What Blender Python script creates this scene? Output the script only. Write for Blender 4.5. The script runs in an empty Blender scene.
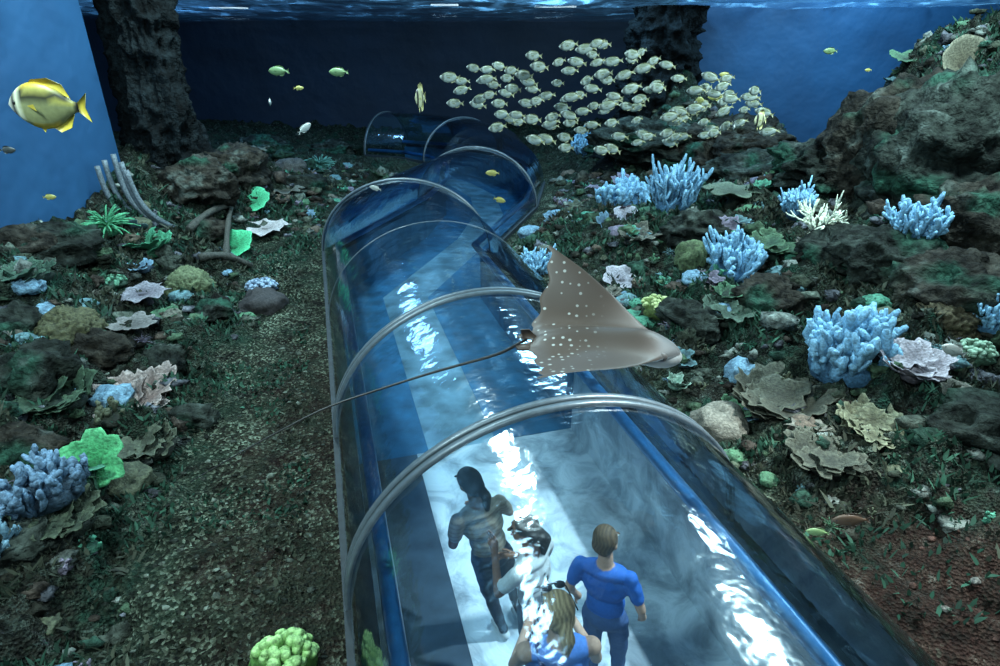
import bpy, bmesh, math, random
import numpy as np
from mathutils import Vector, Matrix
random.seed(7); RNG=np.random.RandomState(7)
scene=bpy.context.scene
scene.view_settings.view_transform='Standard'
CAM_H=3.11; F=600.0; TH=math.radians(25.2); CT,ST=math.cos(TH),math.sin(TH)
# ---------------------------------------------------------------- noise
def _h(ix,iy,iz,seed):
    n=(ix.astype(np.int64)*374761393+iy.astype(np.int64)*668265263+iz.astype(np.int64)*1440670441+seed*974634777)&0xffffffff
    n=((n^(n>>13))*1274126177)&0xffffffff
    n=n^(n>>16)
    return (n&0xffffff)/float(0xffffff)
def noise3(x,y,z,seed=0):
    x,y,z=np.broadcast_arrays(np.asarray(x,float),np.asarray(y,float),np.asarray(z,float))
    ix,iy,iz=np.floor(x),np.floor(y),np.floor(z)
    fx,fy,fz=x-ix,y-iy,z-iz
    fx=fx*fx*(3-2*fx);fy=fy*fy*(3-2*fy);fz=fz*fz*(3-2*fz)
    r=0
    for a in (0,1):
        for b in (0,1):
            for c in (0,1):
                w=(fx if a else 1-fx)*(fy if b else 1-fy)*(fz if c else 1-fz)
                r=r+w*_h(ix+a,iy+b,iz+c,seed)
    return r*2-1
def noise2(x,y,seed=0):
    ix,iy=np.floor(x),np.floor(y); fx,fy=x-ix,y-iy
    fx=fx*fx*(3-2*fx);fy=fy*fy*(3-2*fy); z=np.zeros_like(ix); r=0
    for a in (0,1):
        for b in (0,1):
            r=r+(fx if a else 1-fx)*(fy if b else 1-fy)*_h(ix+a,iy+b,z,seed)
    return r*2-1
def fbm2(x,y,o=4,seed=0):
    r=0;a=1.0
    for i in range(o):
        r=r+a*noise2(x*2**i+i*13.7,y*2**i-i*7.1,seed+i); a*=.5
    return r
def worley2(x,y,seed=0):
    ix,iy=np.floor(x),np.floor(y); best=np.full(np.shape(x),9.0); z=np.zeros_like(ix)
    for a in (-1,0,1):
        for b in (-1,0,1):
            px=ix+a+_h(ix+a,iy+b,z,seed); py=iy+b+_h(ix+a,iy+b,z,seed+5)
            best=np.minimum(best,np.hypot(px-x,py-y))
    return best
def sstep(a,b,x):
    t=np.clip((x-a)/(b-a),0,1); return t*t*(3-2*t)
# ---------------------------------------------------------------- tunnel layout
TA,TB=1.337,1.19
def axp(ax): return (1.132-.276*ax,.325+.961*ax)
CL=[axp(-5),axp(2.77),axp(4.63),axp(7.1),axp(9.8),(-.53,13.25),(-.22,15.6),(-.42,17.8),(-1.2,19.6),(-2.4,20.8),(-3.9,21.4)]
CLn=np.array(CL)
def tdist(x,y):
    x=np.asarray(x,float);y=np.asarray(y,float)
    best=np.full(x.shape,1e9);side=np.zeros(x.shape)
    for i in range(len(CLn)-1):
        a,b=CLn[i],CLn[i+1]; d=b-a;L2=d@d
        t=np.clip(((x-a[0])*d[0]+(y-a[1])*d[1])/L2,0,1)
        qx,qy=x-a[0]-t*d[0],y-a[1]-t*d[1]; dd=np.hypot(qx,qy)
        s=np.sign(qx*d[1]-qy*d[0])
        m=dd<best; best=np.where(m,dd,best); side=np.where(m,s,side)
    return best-TA,side
def ridged(x,y,o,seed):
    r=0;a=1.0
    for i in range(o):
        n=1-2*np.abs(noise2(x*2.1**i+i*5.3,y*2.1**i-i*9.1,seed+i)); r=r+a*n; a*=.52
    return r
def terr(x,y,full=False):
    x=np.asarray(x,float);y=np.asarray(y,float)
    e,s=tdist(x,y); ep=np.maximum(e,0)
    right=s>0
    hl=1.05*sstep(1.3,4.4,ep)*(1-.75*sstep(11,17,y))
    hr=(.23*np.maximum(ep-.4,0))*sstep(0.5,6,y+.3*x)
    hr=np.minimum(hr,1.45)*(1-.75*sstep(9.5,13.5,y))
    wob=.6*fbm2(x*.7,y*.7,3,90)
    hr=hr+1.45*sstep(5.6,6.8,x+wob)*sstep(6.2,9.0,y+.25*x-1.5+wob)*(1-sstep(10.5,13,y+wob))
    hr=hr+1.9*np.exp(-(((x-4.5)/1.0)**2+((y-16.3)/1.3)**2))+.7*np.exp(-(((x-5.6)/1.2)**2+((y-16)/1.3)**2))
    hl=hl+.8*np.exp(-(((x+5.6)/1.2)**2+((y-10.6)/1.6)**2))
    h=np.where(right,hr,hl)
    edge=fbm2(x*.6,y*.6,3,50)
    reef=np.where(right,sstep(.15,.7,e+edge*.3),sstep(.8,1.6,e+edge*.5))
    reef=np.where(y>8.5,np.maximum(reef,sstep(.1,.5,e)*sstep(8.5,11,y)*.8),reef)
    wx=x+.25*noise2(x*2.2,y*2.2,3); wy=y+.25*noise2(x*2.2,y*2.2,8)
    w=worley2(wx*1.15,wy*1.15,11); w2=worley2(wx*3.1,wy*3.1,21); w3=worley2(wx*7.5,wy*7.5,31)
    lump=.32*(.62-w)+.22*(.55-w2)+.08*(.5-w3)+.11*ridged(x*1.3,y*1.3,5,60)+.030*fbm2(x*14,y*14,2,61)
    steep=np.where(right,sstep(4.4,6.2,x)*sstep(5.5,7.5,y),0)
    lump=lump+steep*(.26*ridged(x*.8,y*.8,3,66)+.10*ridged(x*2.6,y*2.6,3,67))
    calm=np.where(right,.6+.4*sstep(2.2,4.5,y),1.0)
    gravel=.05*fbm2(x*1.1,y*1.1,3,70)+.022*fbm2(x*10,y*10,3,71)+.05*np.maximum(0,.35-worley2(x*6,y*6,72))
    k=reef*lump*calm*(.4+.6*sstep(.3,1.6,ep))
    h=h+k+(1-reef)*gravel
    h=h*sstep(-.05,.45,e)-.02+.03*sstep(.0,.3,e)
    h=np.where(e<-.03,-1.35,h)
    if full:
        red=np.where(right,(1-sstep(2.5,3.7,y+.7*edge))*.85,sstep(1.1,.2,e+.5*edge)*.4*(1-sstep(5,8,y)))
        return h,reef,red,e
    return h
def P(u,v,t):
    dx=(u-500)/F; dy=-(v-333)/F
    return np.array([dx*t,(CT+dy*ST)*t,CAM_H+(-ST+dy*CT)*t])
def G(u,v):
    ts=np.arange(1.2,30,.02)
    for k in range(20):
        p=P(u,v+3*k,1.0)-np.array([0,0,CAM_H])
        x,y,z=p[0]*ts,p[1]*ts,CAM_H+p[2]*ts
        hit=np.where(z<terr(x,y))[0]
        if len(hit) and ts[hit[0]]<22: break
    i=hit[0]
    return np.array([x[i],y[i],float(terr(x[i:i+1],y[i:i+1])[0])]),ts[i]
# ---------------------------------------------------------------- materials
def newmat(name):
    m=bpy.data.materials.new(name); m.use_nodes=True; nt=m.node_tree; nt.nodes.clear()
    o=nt.nodes.new('ShaderNodeOutputMaterial'); return m,nt,o
def N(nt,t,**k):
    n=nt.nodes.new(t)
    for a,b in k.items(): n.inputs[a].default_value=b
    return n
def ramp(nt,stops):
    r=nt.nodes.new('ShaderNodeValToRGB'); cr=r.color_ramp
    while len(cr.elements)<len(stops): cr.elements.new(.5)
    for e,(p,c) in zip(cr.elements,stops): e.position=p; e.color=(*c,1) if len(c)==3 else c
    return r
def mixc(nt,a,b,fac,mode='MIX'):
    m=nt.nodes.new('ShaderNodeMix'); m.data_type='RGBA'; m.blend_type=mode
    for s,vv in ((0,fac),(6,a),(7,b)):
        if isinstance(vv,bpy.types.NodeSocket): nt.links.new(vv,m.inputs[s])
        elif s==0: m.inputs[0].default_value=vv
        else: m.inputs[s].default_value=(*vv,1)
    return m.outputs[2]
def vcol_mat(name,rough=.6,ns=30,amt=.5,bs=.4,bd=.01,spec=.3,bscale=60):
    m,nt,o=newmat(name); L=nt.links.new
    b=nt.nodes.new('ShaderNodeBsdfPrincipled'); b.inputs['Roughness'].default_value=rough
    b.inputs['Specular IOR Level'].default_value=spec
    at=nt.nodes.new('ShaderNodeAttribute'); at.attribute_name='Col'
    tc=nt.nodes.new('ShaderNodeTexCoord')
    n=N(nt,'ShaderNodeTexNoise',Scale=ns,Detail=4.0); L(tc.outputs['Object'],n.inputs['Vector'])
    r=ramp(nt,[(.3,(1-amt,)*3),(.7,(1+amt*.6,)*3)]); L(n.outputs[0],r.inputs[0])
    L(mixc(nt,at.outputs['Color'],r.outputs[0],1.0,'MULTIPLY'),b.inputs['Base Color'])
    if bs>0:
        n2=N(nt,'ShaderNodeTexNoise',Scale=bscale,Detail=3.0); L(tc.outputs['Object'],n2.inputs['Vector'])
        bp=N(nt,'ShaderNodeBump',Strength=bs,Distance=bd); L(n2.outputs[0],bp.inputs['Height']); L(bp.outputs[0],b.inputs['Normal'])
    L(b.outputs[0],o.inputs[0]); return m
def plain(name,col,rough=.5,metal=0,ns=20,amt=.15,bump=0,bscale=20,bd=.02):
    m,nt,o=newmat(name); L=nt.links.new
    b=nt.nodes.new('ShaderNodeBsdfPrincipled'); b.inputs['Roughness'].default_value=rough; b.inputs['Metallic'].default_value=metal
    tc=nt.nodes.new('ShaderNodeTexCoord'); n=N(nt,'ShaderNodeTexNoise',Scale=ns,Detail=5.0); L(tc.outputs['Object'],n.inputs['Vector'])
    r=ramp(nt,[(.3,tuple(c*(1-amt) for c in col)),(.7,tuple(c*(1+amt) for c in col))]); L(n.outputs[0],r.inputs[0]); L(r.outputs[0],b.inputs['Base Color'])
    if bump:
        n2=N(nt,'ShaderNodeTexNoise',Scale=bscale,Detail=3.0); L(tc.outputs['Object'],n2.inputs['Vector'])
        bp=N(nt,'ShaderNodeBump',Strength=bump,Distance=bd); L(n2.outputs[0],bp.inputs['Height']); L(bp.outputs[0],b.inputs['Normal'])
    L(b.outputs[0],o.inputs[0]); return m
M_CORAL=vcol_mat('coral_skin',.75,40,.55,.8,.015)
M_ROCK=vcol_mat('reef_rock',.9,11,.85,1.0,.06,.12,bscale=18)
M_FISH=vcol_mat('fish_scales',.4,60,.15,.1,.002,.5)
M_BODY=vcol_mat('skin_and_cloth',.7,60,.12,.25,.003,.25)
M_TURF=vcol_mat('turf',.8,3,.6,0)
def terrain_mat():
    m,nt,o=newmat('reef_ground'); L=nt.links.new
    b=nt.nodes.new('ShaderNodeBsdfPrincipled'); b.inputs['Roughness'].default_value=.9; b.inputs['Specular IOR Level'].default_value=.12
    tc=nt.nodes.new('ShaderNodeTexCoord'); V=tc.outputs['Object']
    def noi(s,d=6.0,rg=.6):
        n=N(nt,'ShaderNodeTexNoise',Scale=s,Detail=d,Roughness=rg); L(V,n.inputs['Vector']); return n.outputs[0]
    def vor(s,f='F1'):
        n=N(nt,'ShaderNodeTexVoronoi',Scale=s); n.feature=f; L(V,n.inputs['Vector']); return n
    r1=ramp(nt,[(.30,(.008,.010,.009)),(.42,(.024,.032,.022)),(.50,(.045,.068,.045)),(.58,(.032,.030,.022)),(.72,(.09,.115,.09))]); L(noi(1.6,10.0,.7),r1.inputs[0])
    r2=ramp(nt,[(.54,(0,0,0)),(.64,(1,1,1))]); L(noi(6.0,8.0,.78),r2.inputs[0])
    c=mixc(nt,r1.outputs[0],(.18,.23,.19),r2.outputs[0])
    r3=ramp(nt,[(.54,(0,0,0)),(.64,(.8,.8,.8))]); L(noi(2.3,7.0,.65),r3.inputs[0])
    c=mixc(nt,c,(.018,.080,.052),r3.outputs[0])
    r4=ramp(nt,[(.60,(0,0,0)),(.68,(.9,.9,.9))]); L(noi(3.4,8.0,.7),r4.inputs[0])
    c=mixc(nt,c,(.13,.13,.14),r4.outputs[0])
    r3b=ramp(nt,[(.40,(.06,.06,.06)),(.54,(1,1,1))]); L(noi(14.0,6.0,.8),r3b.inputs[0])
    c=mixc(nt,c,r3b.outputs[0],.92,'MULTIPLY')
    v=vor(48.0); bw=nt.nodes.new('ShaderNodeRGBToBW'); L(v.outputs['Color'],bw.inputs[0])
    g=ramp(nt,[(.2,(.014,.017,.013)),(.5,(.042,.052,.038)),(.68,(.095,.112,.085)),(.8,(.32,.36,.30))]); L(bw.outputs[0],g.inputs[0])
    gp=ramp(nt,[(.38,(.16,.13,.11)),(.47,(.6,.6,.5)),(.60,(1.35,1.45,1.25))]); L(noi(1.9,10.0,.78),gp.inputs[0])
    gc=mixc(nt,g.outputs[0],gp.outputs[0],1.0,'MULTIPLY')
    g5=ramp(nt,[(.48,(0,0,0)),(.60,(.7,.7,.7))]); L(noi(1.3,6.0,.7),g5.inputs[0])
    gc=mixc(nt,gc,(.022,.050,.030),g5.outputs[0])
    ar=nt.nodes.new('ShaderNodeAttribute'); ar.attribute_name='reef'
    c=mixc(nt,gc,c,ar.outputs['Fac'])
    ad=nt.nodes.new('ShaderNodeAttribute'); ad.attribute_name='red'
    rc=ramp(nt,[(.38,(.009,.005,.004)),(.50,(.042,.017,.013)),(.58,(.075,.040,.030)),(.63,(.24,.22,.18))]); L(noi(5.0,10.0,.85),rc.inputs[0])
    c=mixc(nt,c,rc.outputs[0],ad.outputs['Fac'])
    L(c,b.inputs['Base Color'])
    h=N(nt,'ShaderNodeMath'); h.operation='ADD'; L(noi(14.0,8.0,.75),h.inputs[0]); L(v.outputs['Distance'],h.inputs[1])
    bp=N(nt,'ShaderNodeBump',Strength=1.0,Distance=.08); L(h.outputs[0],bp.inputs['Height']); L(bp.outputs[0],b.inputs['Normal'])
    L(b.outputs[0],o.inputs[0]); return m
M_TERR=terrain_mat()
# ---------------------------------------------------------------- mesh builder
class MB:
    def __init__(s): s.v=[];s.f=[];s.c=[];s.n=0
    def add(s,v,f,col):
        v=np.asarray(v,float); s.v.append(v)
        n=s.n; s.f.extend([tuple([int(i)+n for i in q]) for q in f])
        col=np.asarray(col,float)
        if col.ndim==1: col=np.tile(col,(len(v),1))
        s.c.append(col); s.n+=len(v)
    def obj(s,name,mat,parent=None,smooth=True,loc=None):
        V=np.concatenate(s.v)
        if loc is not None: V=V-np.asarray(loc)
        me=bpy.data.meshes.new(name); me.from_pydata(V.tolist(),[],s.f); me.update()
        C=np.concatenate(s.c); a=me.color_attributes.new('Col','FLOAT_COLOR','POINT')
        a.data.foreach_set('color',np.concatenate([C,np.ones((len(C),1))],1).astype(np.float32).ravel())
        if smooth: me.polygons.foreach_set('use_smooth',[True]*len(me.polygons))
        me.materials.append(mat)
        ob=bpy.data.objects.new(name,me); scene.collection.objects.link(ob)
        if loc is not None: ob.location=loc
        if parent: ob.parent=parent
        return ob
def tube_geo(path,rad,seg=7,flat=1.0,fdir=None):
    path=np.asarray(path,float); rad=np.asarray(rad,float); n=len(path)
    T=np.gradient(path,axis=0); T/=np.linalg.norm(T,axis=1)[:,None]+1e-9
    ref=np.array([0.,0,1]) if fdir is None else np.asarray(fdir,float)
    if abs(T[0]@ref)>.93: ref=np.array([1.,0,0])
    vs=[]
    a=np.arange(seg)*2*math.pi/seg
    for i in range(n):
        u=np.cross(T[i],ref); u/=np.linalg.norm(u)+1e-9; w=np.cross(u,T[i])
        ref=w
        vs.append(path[i]+rad[i]*(np.cos(a)[:,None]*u+flat*np.sin(a)[:,None]*w))
    V=np.concatenate(vs+[path[:1],path[-1:]])
    Fc=[]
    for i in range(n-1):
        for j in range(seg):
            k=(j+1)%seg; Fc.append((i*seg+j,i*seg+k,(i+1)*seg+k,(i+1)*seg+j))
    c0,c1=n*seg,n*seg+1
    for j in range(seg):
        k=(j+1)%seg; Fc.append((c0,k,j)); Fc.append((c1,(n-1)*seg+j,(n-1)*seg+k))
    return V,Fc
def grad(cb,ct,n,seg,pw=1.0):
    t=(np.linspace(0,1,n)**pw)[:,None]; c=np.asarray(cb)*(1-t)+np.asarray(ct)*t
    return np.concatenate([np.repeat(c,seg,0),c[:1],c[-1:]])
def capsule(mb,p0,p1,r0,r1,col,seg=10):
    p0=np.asarray(p0,float);p1=np.asarray(p1,float); d=p1-p0; L=np.linalg.norm(d)+1e-9; d=d/L
    path=[p0-d*r0*.97,p0-d*r0*.8,p0-d*r0*.4,p0,(p0+p1)/2,p1,p1+d*r1*.4,p1+d*r1*.8,p1+d*r1*.97]
    rr=[r0*.2,r0*.6,r0*.92,r0,(r0+r1)/2,r1,r1*.92,r1*.6,r1*.2]
    V,Fc=tube_geo(path,rr,seg); mb.add(V,Fc,col)
_ico={}
def ico(k):
    if k not in _ico:
        bm=bmesh.new(); bmesh.ops.create_icosphere(bm,subdivisions=k,radius=1)
        _ico[k]=(np.array([v.co[:] for v in bm.verts]),[tuple(v.index for v in f.verts) for f in bm.faces]); bm.free()
    return _ico[k]
def ell(mb,c,r,col,k=3,rot=None):
    v,f=ico(k); v=v*np.asarray(r)
    if rot is not None: v=v@np.array(rot).T
    mb.add(v+np.asarray(c),f,col)
def rock(mb,c,r,col,k=3,seed=0,amp=.35,fr=1.6):
    v,f=ico(k); n=noise3(v[:,0]*fr+seed,v[:,1]*fr,v[:,2]*fr,seed)+.5*noise3(v[:,0]*fr*2.3,v[:,1]*fr*2.3+seed,v[:,2]*fr*2.3,seed+1)
    vv=v*(1+amp*n)[:,None]*np.asarray(r)+np.asarray(c)
    cc=np.asarray(col)*(1+.5*noise3(v[:,0]*4,v[:,1]*4+seed,v[:,2]*4,seed+3))[:,None]
    mb.add(vv,f,np.clip(cc,0,1))
# ---------------------------------------------------------------- corals
def finger_coral(mb,c,R,H,cb,ct,n=34,th=.11,seed=0,seg=6,sub=2,flat=.75):
    r=np.random.RandomState(seed); c=np.asarray(c,float)
    rock(mb,c+[0,0,H*.05],(R*.85,R*.85,H*.35),np.asarray(cb)*.7,2,seed)
    for i in range(n):
        a=r.rand()*6.283; q=math.sqrt(r.rand()); b=c+[math.cos(a)*q*R*.85,math.sin(a)*q*R*.85,0]
        d=np.array([math.cos(a)*q*.28+r.randn()*.12,math.sin(a)*q*.28+r.randn()*.12,1.0]); d/=np.linalg.norm(d)
        L=H*(.60+.45*r.rand())*(1.08-.35*q*q)
        m=7; t=np.linspace(0,1,m)[:,None]; w=np.cumsum(r.randn(m,3)*.05*L,0); w[0]=0; w[:,2]*=.3
        pth=b+d*L*t+w; rad=R*th*(.8+.5*r.rand())
        rr=rad*(.85+.3*np.sin(np.linspace(0,7,m)+r.rand()*6)+.18*r.randn(m)); rr=np.maximum(rr,rad*.5); rr[-1]*=.6
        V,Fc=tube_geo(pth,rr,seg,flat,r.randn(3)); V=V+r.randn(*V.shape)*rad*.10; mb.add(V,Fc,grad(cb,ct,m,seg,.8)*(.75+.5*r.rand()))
        for s in range(r.randint(1,sub+3)):
            k=r.randint(2,6); d2=d+r.randn(3)*.7; d2[2]=abs(d2[2])*.8+.25; d2/=np.linalg.norm(d2)
            m=5; t=np.linspace(0,1,m)[:,None]; L2=L*(.16+.18*r.rand())
            path=pth[k]+d2*L2*t+np.array([0,0,1])*L2*.4*t**2; r2=rad*np.array([.8,.95,.8,.95,.5]); V,Fc=tube_geo(path,r2,seg,flat,r.randn(3))
            cc=np.asarray(cb)*(1-k/7)+np.asarray(ct)*(k/7); mb.add(V,Fc,grad(cc,ct,m,seg,.8)*(.75+.5*r.rand()))
def staghorn(mb,c,S,cb,ct,seed=0,n=12,depth=3):
    r=np.random.RandomState(seed)
    def br(p,d,L,rad,k):
        m=5; t=np.linspace(0,1,m)[:,None]; w=np.cumsum(r.randn(m,3)*.03*L,0); w[0]=0; path=p+d*L*t+w+np.array([0,0,1])*.12*L*t**2
        rr=rad*(1-.45*t[:,0]); 
        if k==0: rr[-1]*=.4
        V,Fc=tube_geo(path,rr,6); f0=1-k/depth
        mb.add(V,Fc,grad(np.asarray(cb)*(1-f0)+np.asarray(ct)*f0,ct,m,6))
        if k>0:
            for i in range(2+(r.rand()<.4)):
                d2=d+r.randn(3)*.5; d2[2]+=.15; d2/=np.linalg.norm(d2); j=r.randint(2,5)
                br(path[j],d2,L*(.55+.25*r.rand()),rad*.72,k-1)
    for i in range(n):
        a=i*6.283/n+r.rand(); d=np.array([math.cos(a),math.sin(a),.6+.9*r.rand()]); d/=np.linalg.norm(d)
        br(np.asarray(c,float),d,S*.45,S*.045,depth-1)
    rock(mb,np.asarray(c)+[0,0,-.02*S],(S*.25,S*.25,S*.12),cb,2,seed)
def plate(mb,c,R,cb,ct,seed=0,cup=.25,tilt=(0,0),wav=.12,lobes=7,stalk=True,lift=.32,na=44):
    r=np.random.RandomState(seed); nr=9; V=[];C=[]
    ph=r.rand(4)*6.28
    for lay in (0,1):
        for i in range(nr):
            q=(i+.001)/(nr-1)
            for j in range(na):
                a=j*6.283185/na
                ed=1+wav*math.sin(lobes*a+ph[0])*q+wav*.6*math.sin((lobes*2+1)*a+ph[1])*q+wav*.9*math.sin(3*a+ph[2])
                rad=R*q*ed; z=R*cup*q**1.7+R*.5*wav*math.sin(lobes*a*1+ph[3])*q*q+ .02*R*math.sin(a*22)*q
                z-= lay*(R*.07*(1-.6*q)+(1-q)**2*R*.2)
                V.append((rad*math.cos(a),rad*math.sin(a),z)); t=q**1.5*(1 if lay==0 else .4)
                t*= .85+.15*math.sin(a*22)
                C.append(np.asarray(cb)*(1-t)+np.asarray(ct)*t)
    Fc=[]
    for lay in (0,1):
        o=lay*nr*na
        for i in range(nr-1):
            for j in range(na):
                k=(j+1)%na; q=(o+i*na+j,o+(i+1)*na+j,o+(i+1)*na+k,o+i*na+k); Fc.append(q if lay==0 else q[::-1])
    for j in range(na):
        k=(j+1)%na; Fc.append(((nr-1)*na+j,(2*nr-1)*na+j,(2*nr-1)*na+k,(nr-1)*na+k))
    V=np.array(V); M=np.array(Matrix.Rotation(tilt[0],3,'X')@Matrix.Rotation(tilt[1],3,'Y'))
    mb.add(V@M.T+np.asarray(c)+[0,0,R*lift],Fc,np.array(C))
    if stalk:
        Vt,Ft=tube_geo([np.asarray(c)-[0,0,R*.2],np.asarray(c)+[0,0,R*.1],np.asarray(c)+[0,0,R*lift]],[R*.34,R*.22,R*.26],10); mb.add(Vt,Ft,np.asarray(cb)*.6)
def foliose(mb,c,R,cb,ct,seed=0,n=8,up=.4,na=36):
    r=np.random.RandomState(seed); rock(mb,c,(R*.7,R*.7,R*.3),np.asarray(cb)*.5,2,seed)
    for i in range(n):
        a=i*6.283/n+r.rand()*.5; q=(.45+.2*r.rand()) if i>0 else 0; rr=R*(.42+.16*r.rand())
        tx=up*math.sin(a)*1.0+.25; ty=-up*math.cos(a)
        plate(mb,np.asarray(c)+[math.cos(a)*q*R,math.sin(a)*q*R,R*(.08+.22*r.rand()+(.12 if i==0 else 0))],rr,np.asarray(cb)*(.8+.4*r.rand()),ct,seed*31+i,.15,(tx+r.randn()*.12,ty+r.randn()*.12),.15,r.randint(5,9),False,.15,na)
def dome(mb,c,R,H,cb,ct,seed=0,k=4,bf=7,amp=.1):
    v,f=ico(k); n=noise3(v[:,0]*bf+seed,v[:,1]*bf,v[:,2]*bf,seed); big=noise3(v[:,0]*1.7+seed,v[:,1]*1.7,v[:,2]*1.7,seed+9)+.5*noise3(v[:,0]*3.7+seed,v[:,1]*3.7,v[:,2]*3.7,seed+12)
    nn=1-2*np.abs(n)
    vv=v*(1+amp*nn+.22*big)[:,None]*np.array([R,R,H])+np.asarray(c)
    t=np.clip(.5+.6*nn,0,1)[:,None]; mb.add(vv,f,np.asarray(cb)*(1-t)+np.asarray(ct)*t)
def crag(mb,c,r3,col,seed,k=5,rot=0):
    v,f=ico(k); s=seed*1.7; d=0; a=.30; fq=1.5
    for i in range(5):
        d=d+a*(1-2*np.abs(noise3(v[:,0]*fq+s,v[:,1]*fq-s,v[:,2]*fq,seed+i))); a*=.58; fq*=2.05
    vv=v*(1+d)[:,None]*np.asarray(r3); cr,sr=math.cos(rot),math.sin(rot); vv=np.stack([cr*vv[:,0]-sr*vv[:,1],sr*vv[:,0]+cr*vv[:,1],vv[:,2]],1)+np.asarray(c)
    n1=noise3(vv[:,0]*4,vv[:,1]*4,vv[:,2]*4,seed)+.7*noise3(vv[:,0]*11,vv[:,1]*11,vv[:,2]*11,seed+2)
    cc=np.asarray(col)*(1+.7*n1)[:,None]; g=sstep(.25,.7,noise3(vv[:,0]*2.5,vv[:,1]*2.5,vv[:,2]*2.5,seed+7))[:,None]
    cc=cc*(1-g)+np.array([.018,.055,.036])*g; w=sstep(.5,.8,n1)[:,None]*.6; cc=cc*(1-w)+np.array([.09,.11,.095])*w
    mb.add(vv,f,np.clip(cc,.004,1))
def knobby(mb,c,R,H,cb,ct,n=60,seed=0,kr=.13):
    r=np.random.RandomState(seed); rock(mb,c,(R*.8,R*.8,H*.6),np.asarray(cb)*.5,3,seed)
    for i in range(n):
        a=r.rand()*6.283; q=math.sqrt(r.rand()); zz=H*math.sqrt(max(0,1-q*q*.85))*(.75+.35*r.rand())
        p=np.asarray(c)+[math.cos(a)*q*R*.9,math.sin(a)*q*R*.9,zz]
        b=np.asarray(c)+[math.cos(a)*q*R*.5,math.sin(a)*q*R*.5,0]
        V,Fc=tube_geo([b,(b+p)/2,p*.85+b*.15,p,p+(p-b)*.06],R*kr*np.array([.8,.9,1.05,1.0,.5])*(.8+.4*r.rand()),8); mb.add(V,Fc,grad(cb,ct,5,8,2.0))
def anem(mb,c,R,cb,ct,seed=0,n=40):
    r=np.random.RandomState(seed); rock(mb,c,(R*.35,R*.35,R*.2),cb,2,seed)
    for i in range(n):
        a=r.rand()*6.283; el=.2+r.rand()*1.1; d=np.array([math.cos(a)*math.cos(el),math.sin(a)*math.cos(el),math.sin(el)]); L=R*(.7+.4*r.rand())
        t=np.linspace(0,1,6)[:,None]; pth=np.asarray(c)+d*L*t-np.array([0,0,1])*.35*L*t**2.2+[0,0,R*.1]
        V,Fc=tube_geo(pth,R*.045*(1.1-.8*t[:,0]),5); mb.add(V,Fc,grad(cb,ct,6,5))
# ---------------------------------------------------------------- terrain
nx,ny=700,800
gx=np.linspace(-6.08,13.38,nx); gy=-4.9+30.1*np.linspace(0,1,ny)**1.45
X,Y=np.meshgrid(gx,gy); hz,reef,red,e=terr(X,Y,True)
V=np.stack([X.ravel(),Y.ravel(),hz.ravel()],1)
i=np.arange(nx*ny).reshape(ny,nx); Q=np.stack([i[:-1,:-1],i[:-1,1:],i[1:,1:],i[1:,:-1]],-1).reshape(-1,4)
me=bpy.data.meshes.new('reef_seabed'); me.vertices.add(len(V)); me.vertices.foreach_set('co',V.ravel())
me.loops.add(len(Q)*4); me.loops.foreach_set('vertex_index',Q.ravel().astype(np.int32)); me.polygons.add(len(Q))
me.polygons.foreach_set('loop_start',np.arange(0,len(Q)*4,4,dtype=np.int32)); me.polygons.foreach_set('use_smooth',np.ones(len(Q),bool)); me.update(); me.validate()
for nm,ar in (('reef',reef),('red',red)):
    a=me.attributes.new(nm,'FLOAT','POINT'); a.data.foreach_set('value',ar.ravel().astype(np.float32))
me.materials.append(M_TERR); ground=bpy.data.objects.new('reef_seabed',me); scene.collection.objects.link(ground)
gx=np.linspace(-14,-6.05,90); gy=np.linspace(9.5,25.3,160); X,Y=np.meshgrid(gx,gy); hz,reef,red,e=terr(X,Y,True)
V=np.stack([X.ravel(),Y.ravel(),hz.ravel()],1); ny2,nx2=X.shape; i=np.arange(nx2*ny2).reshape(ny2,nx2); Q=np.stack([i[:-1,:-1],i[:-1,1:],i[1:,1:],i[1:,:-1]],-1).reshape(-1,4)
me=bpy.data.meshes.new('reef_seabed_far'); me.from_pydata(V.tolist(),[],Q.tolist()); me.polygons.foreach_set('use_smooth',[True]*len(Q))
a=me.attributes.new('reef','FLOAT','POINT'); a.data.foreach_set('value',reef.ravel().astype(np.float32)); me.materials.append(M_TERR)
g2=bpy.data.objects.new('far_ground',me); scene.collection.objects.link(g2); g2.parent=ground
# rubble
mb=MB(); r=np.random.RandomState(3); cnt=0; NR=40000
xs=r.uniform(-5.9,12,NR); ys=.8+15*r.rand(NR)**1.5; hh,rf,rd,ee=terr(xs,ys,True)
pal=[(.045,.055,.038),(.08,.095,.075),(.03,.03,.023),(.05,.085,.05),(.15,.17,.15),(.025,.06,.042),(.05,.04,.032),(.10,.105,.12)]
for k in range(NR):
    if cnt>=7000: break
    if ee[k]<.12: continue
    s=(.012+.035*r.rand()**2+.05*r.rand()**8)*(1+.07*ys[k]) if rf[k]>.5 else .008+.016*r.rand()
    col=np.array(pal[r.randint(len(pal))])*(.5+.9*r.rand())
    if rf[k]<=.5: col=np.array((.13,.15,.12))*(.15+1.2*r.rand()**2)
    if rd[k]>.5:
        col=np.array((.06,.032,.025))*(.4+r.rand()) if r.rand()<.85 else np.array((.18,.17,.15)); s*=.5
    rock(mb,(xs[k],ys[k],hh[k]+s*.1),(s*(1+.6*r.rand()),s*(.8+.4*r.rand()),s*(.5+.5*r.rand())),col,2 if s>.035 else 1,k%97,.6,2.2); cnt+=1
mb.obj('reef_rubble',M_ROCK,ground)
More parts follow.
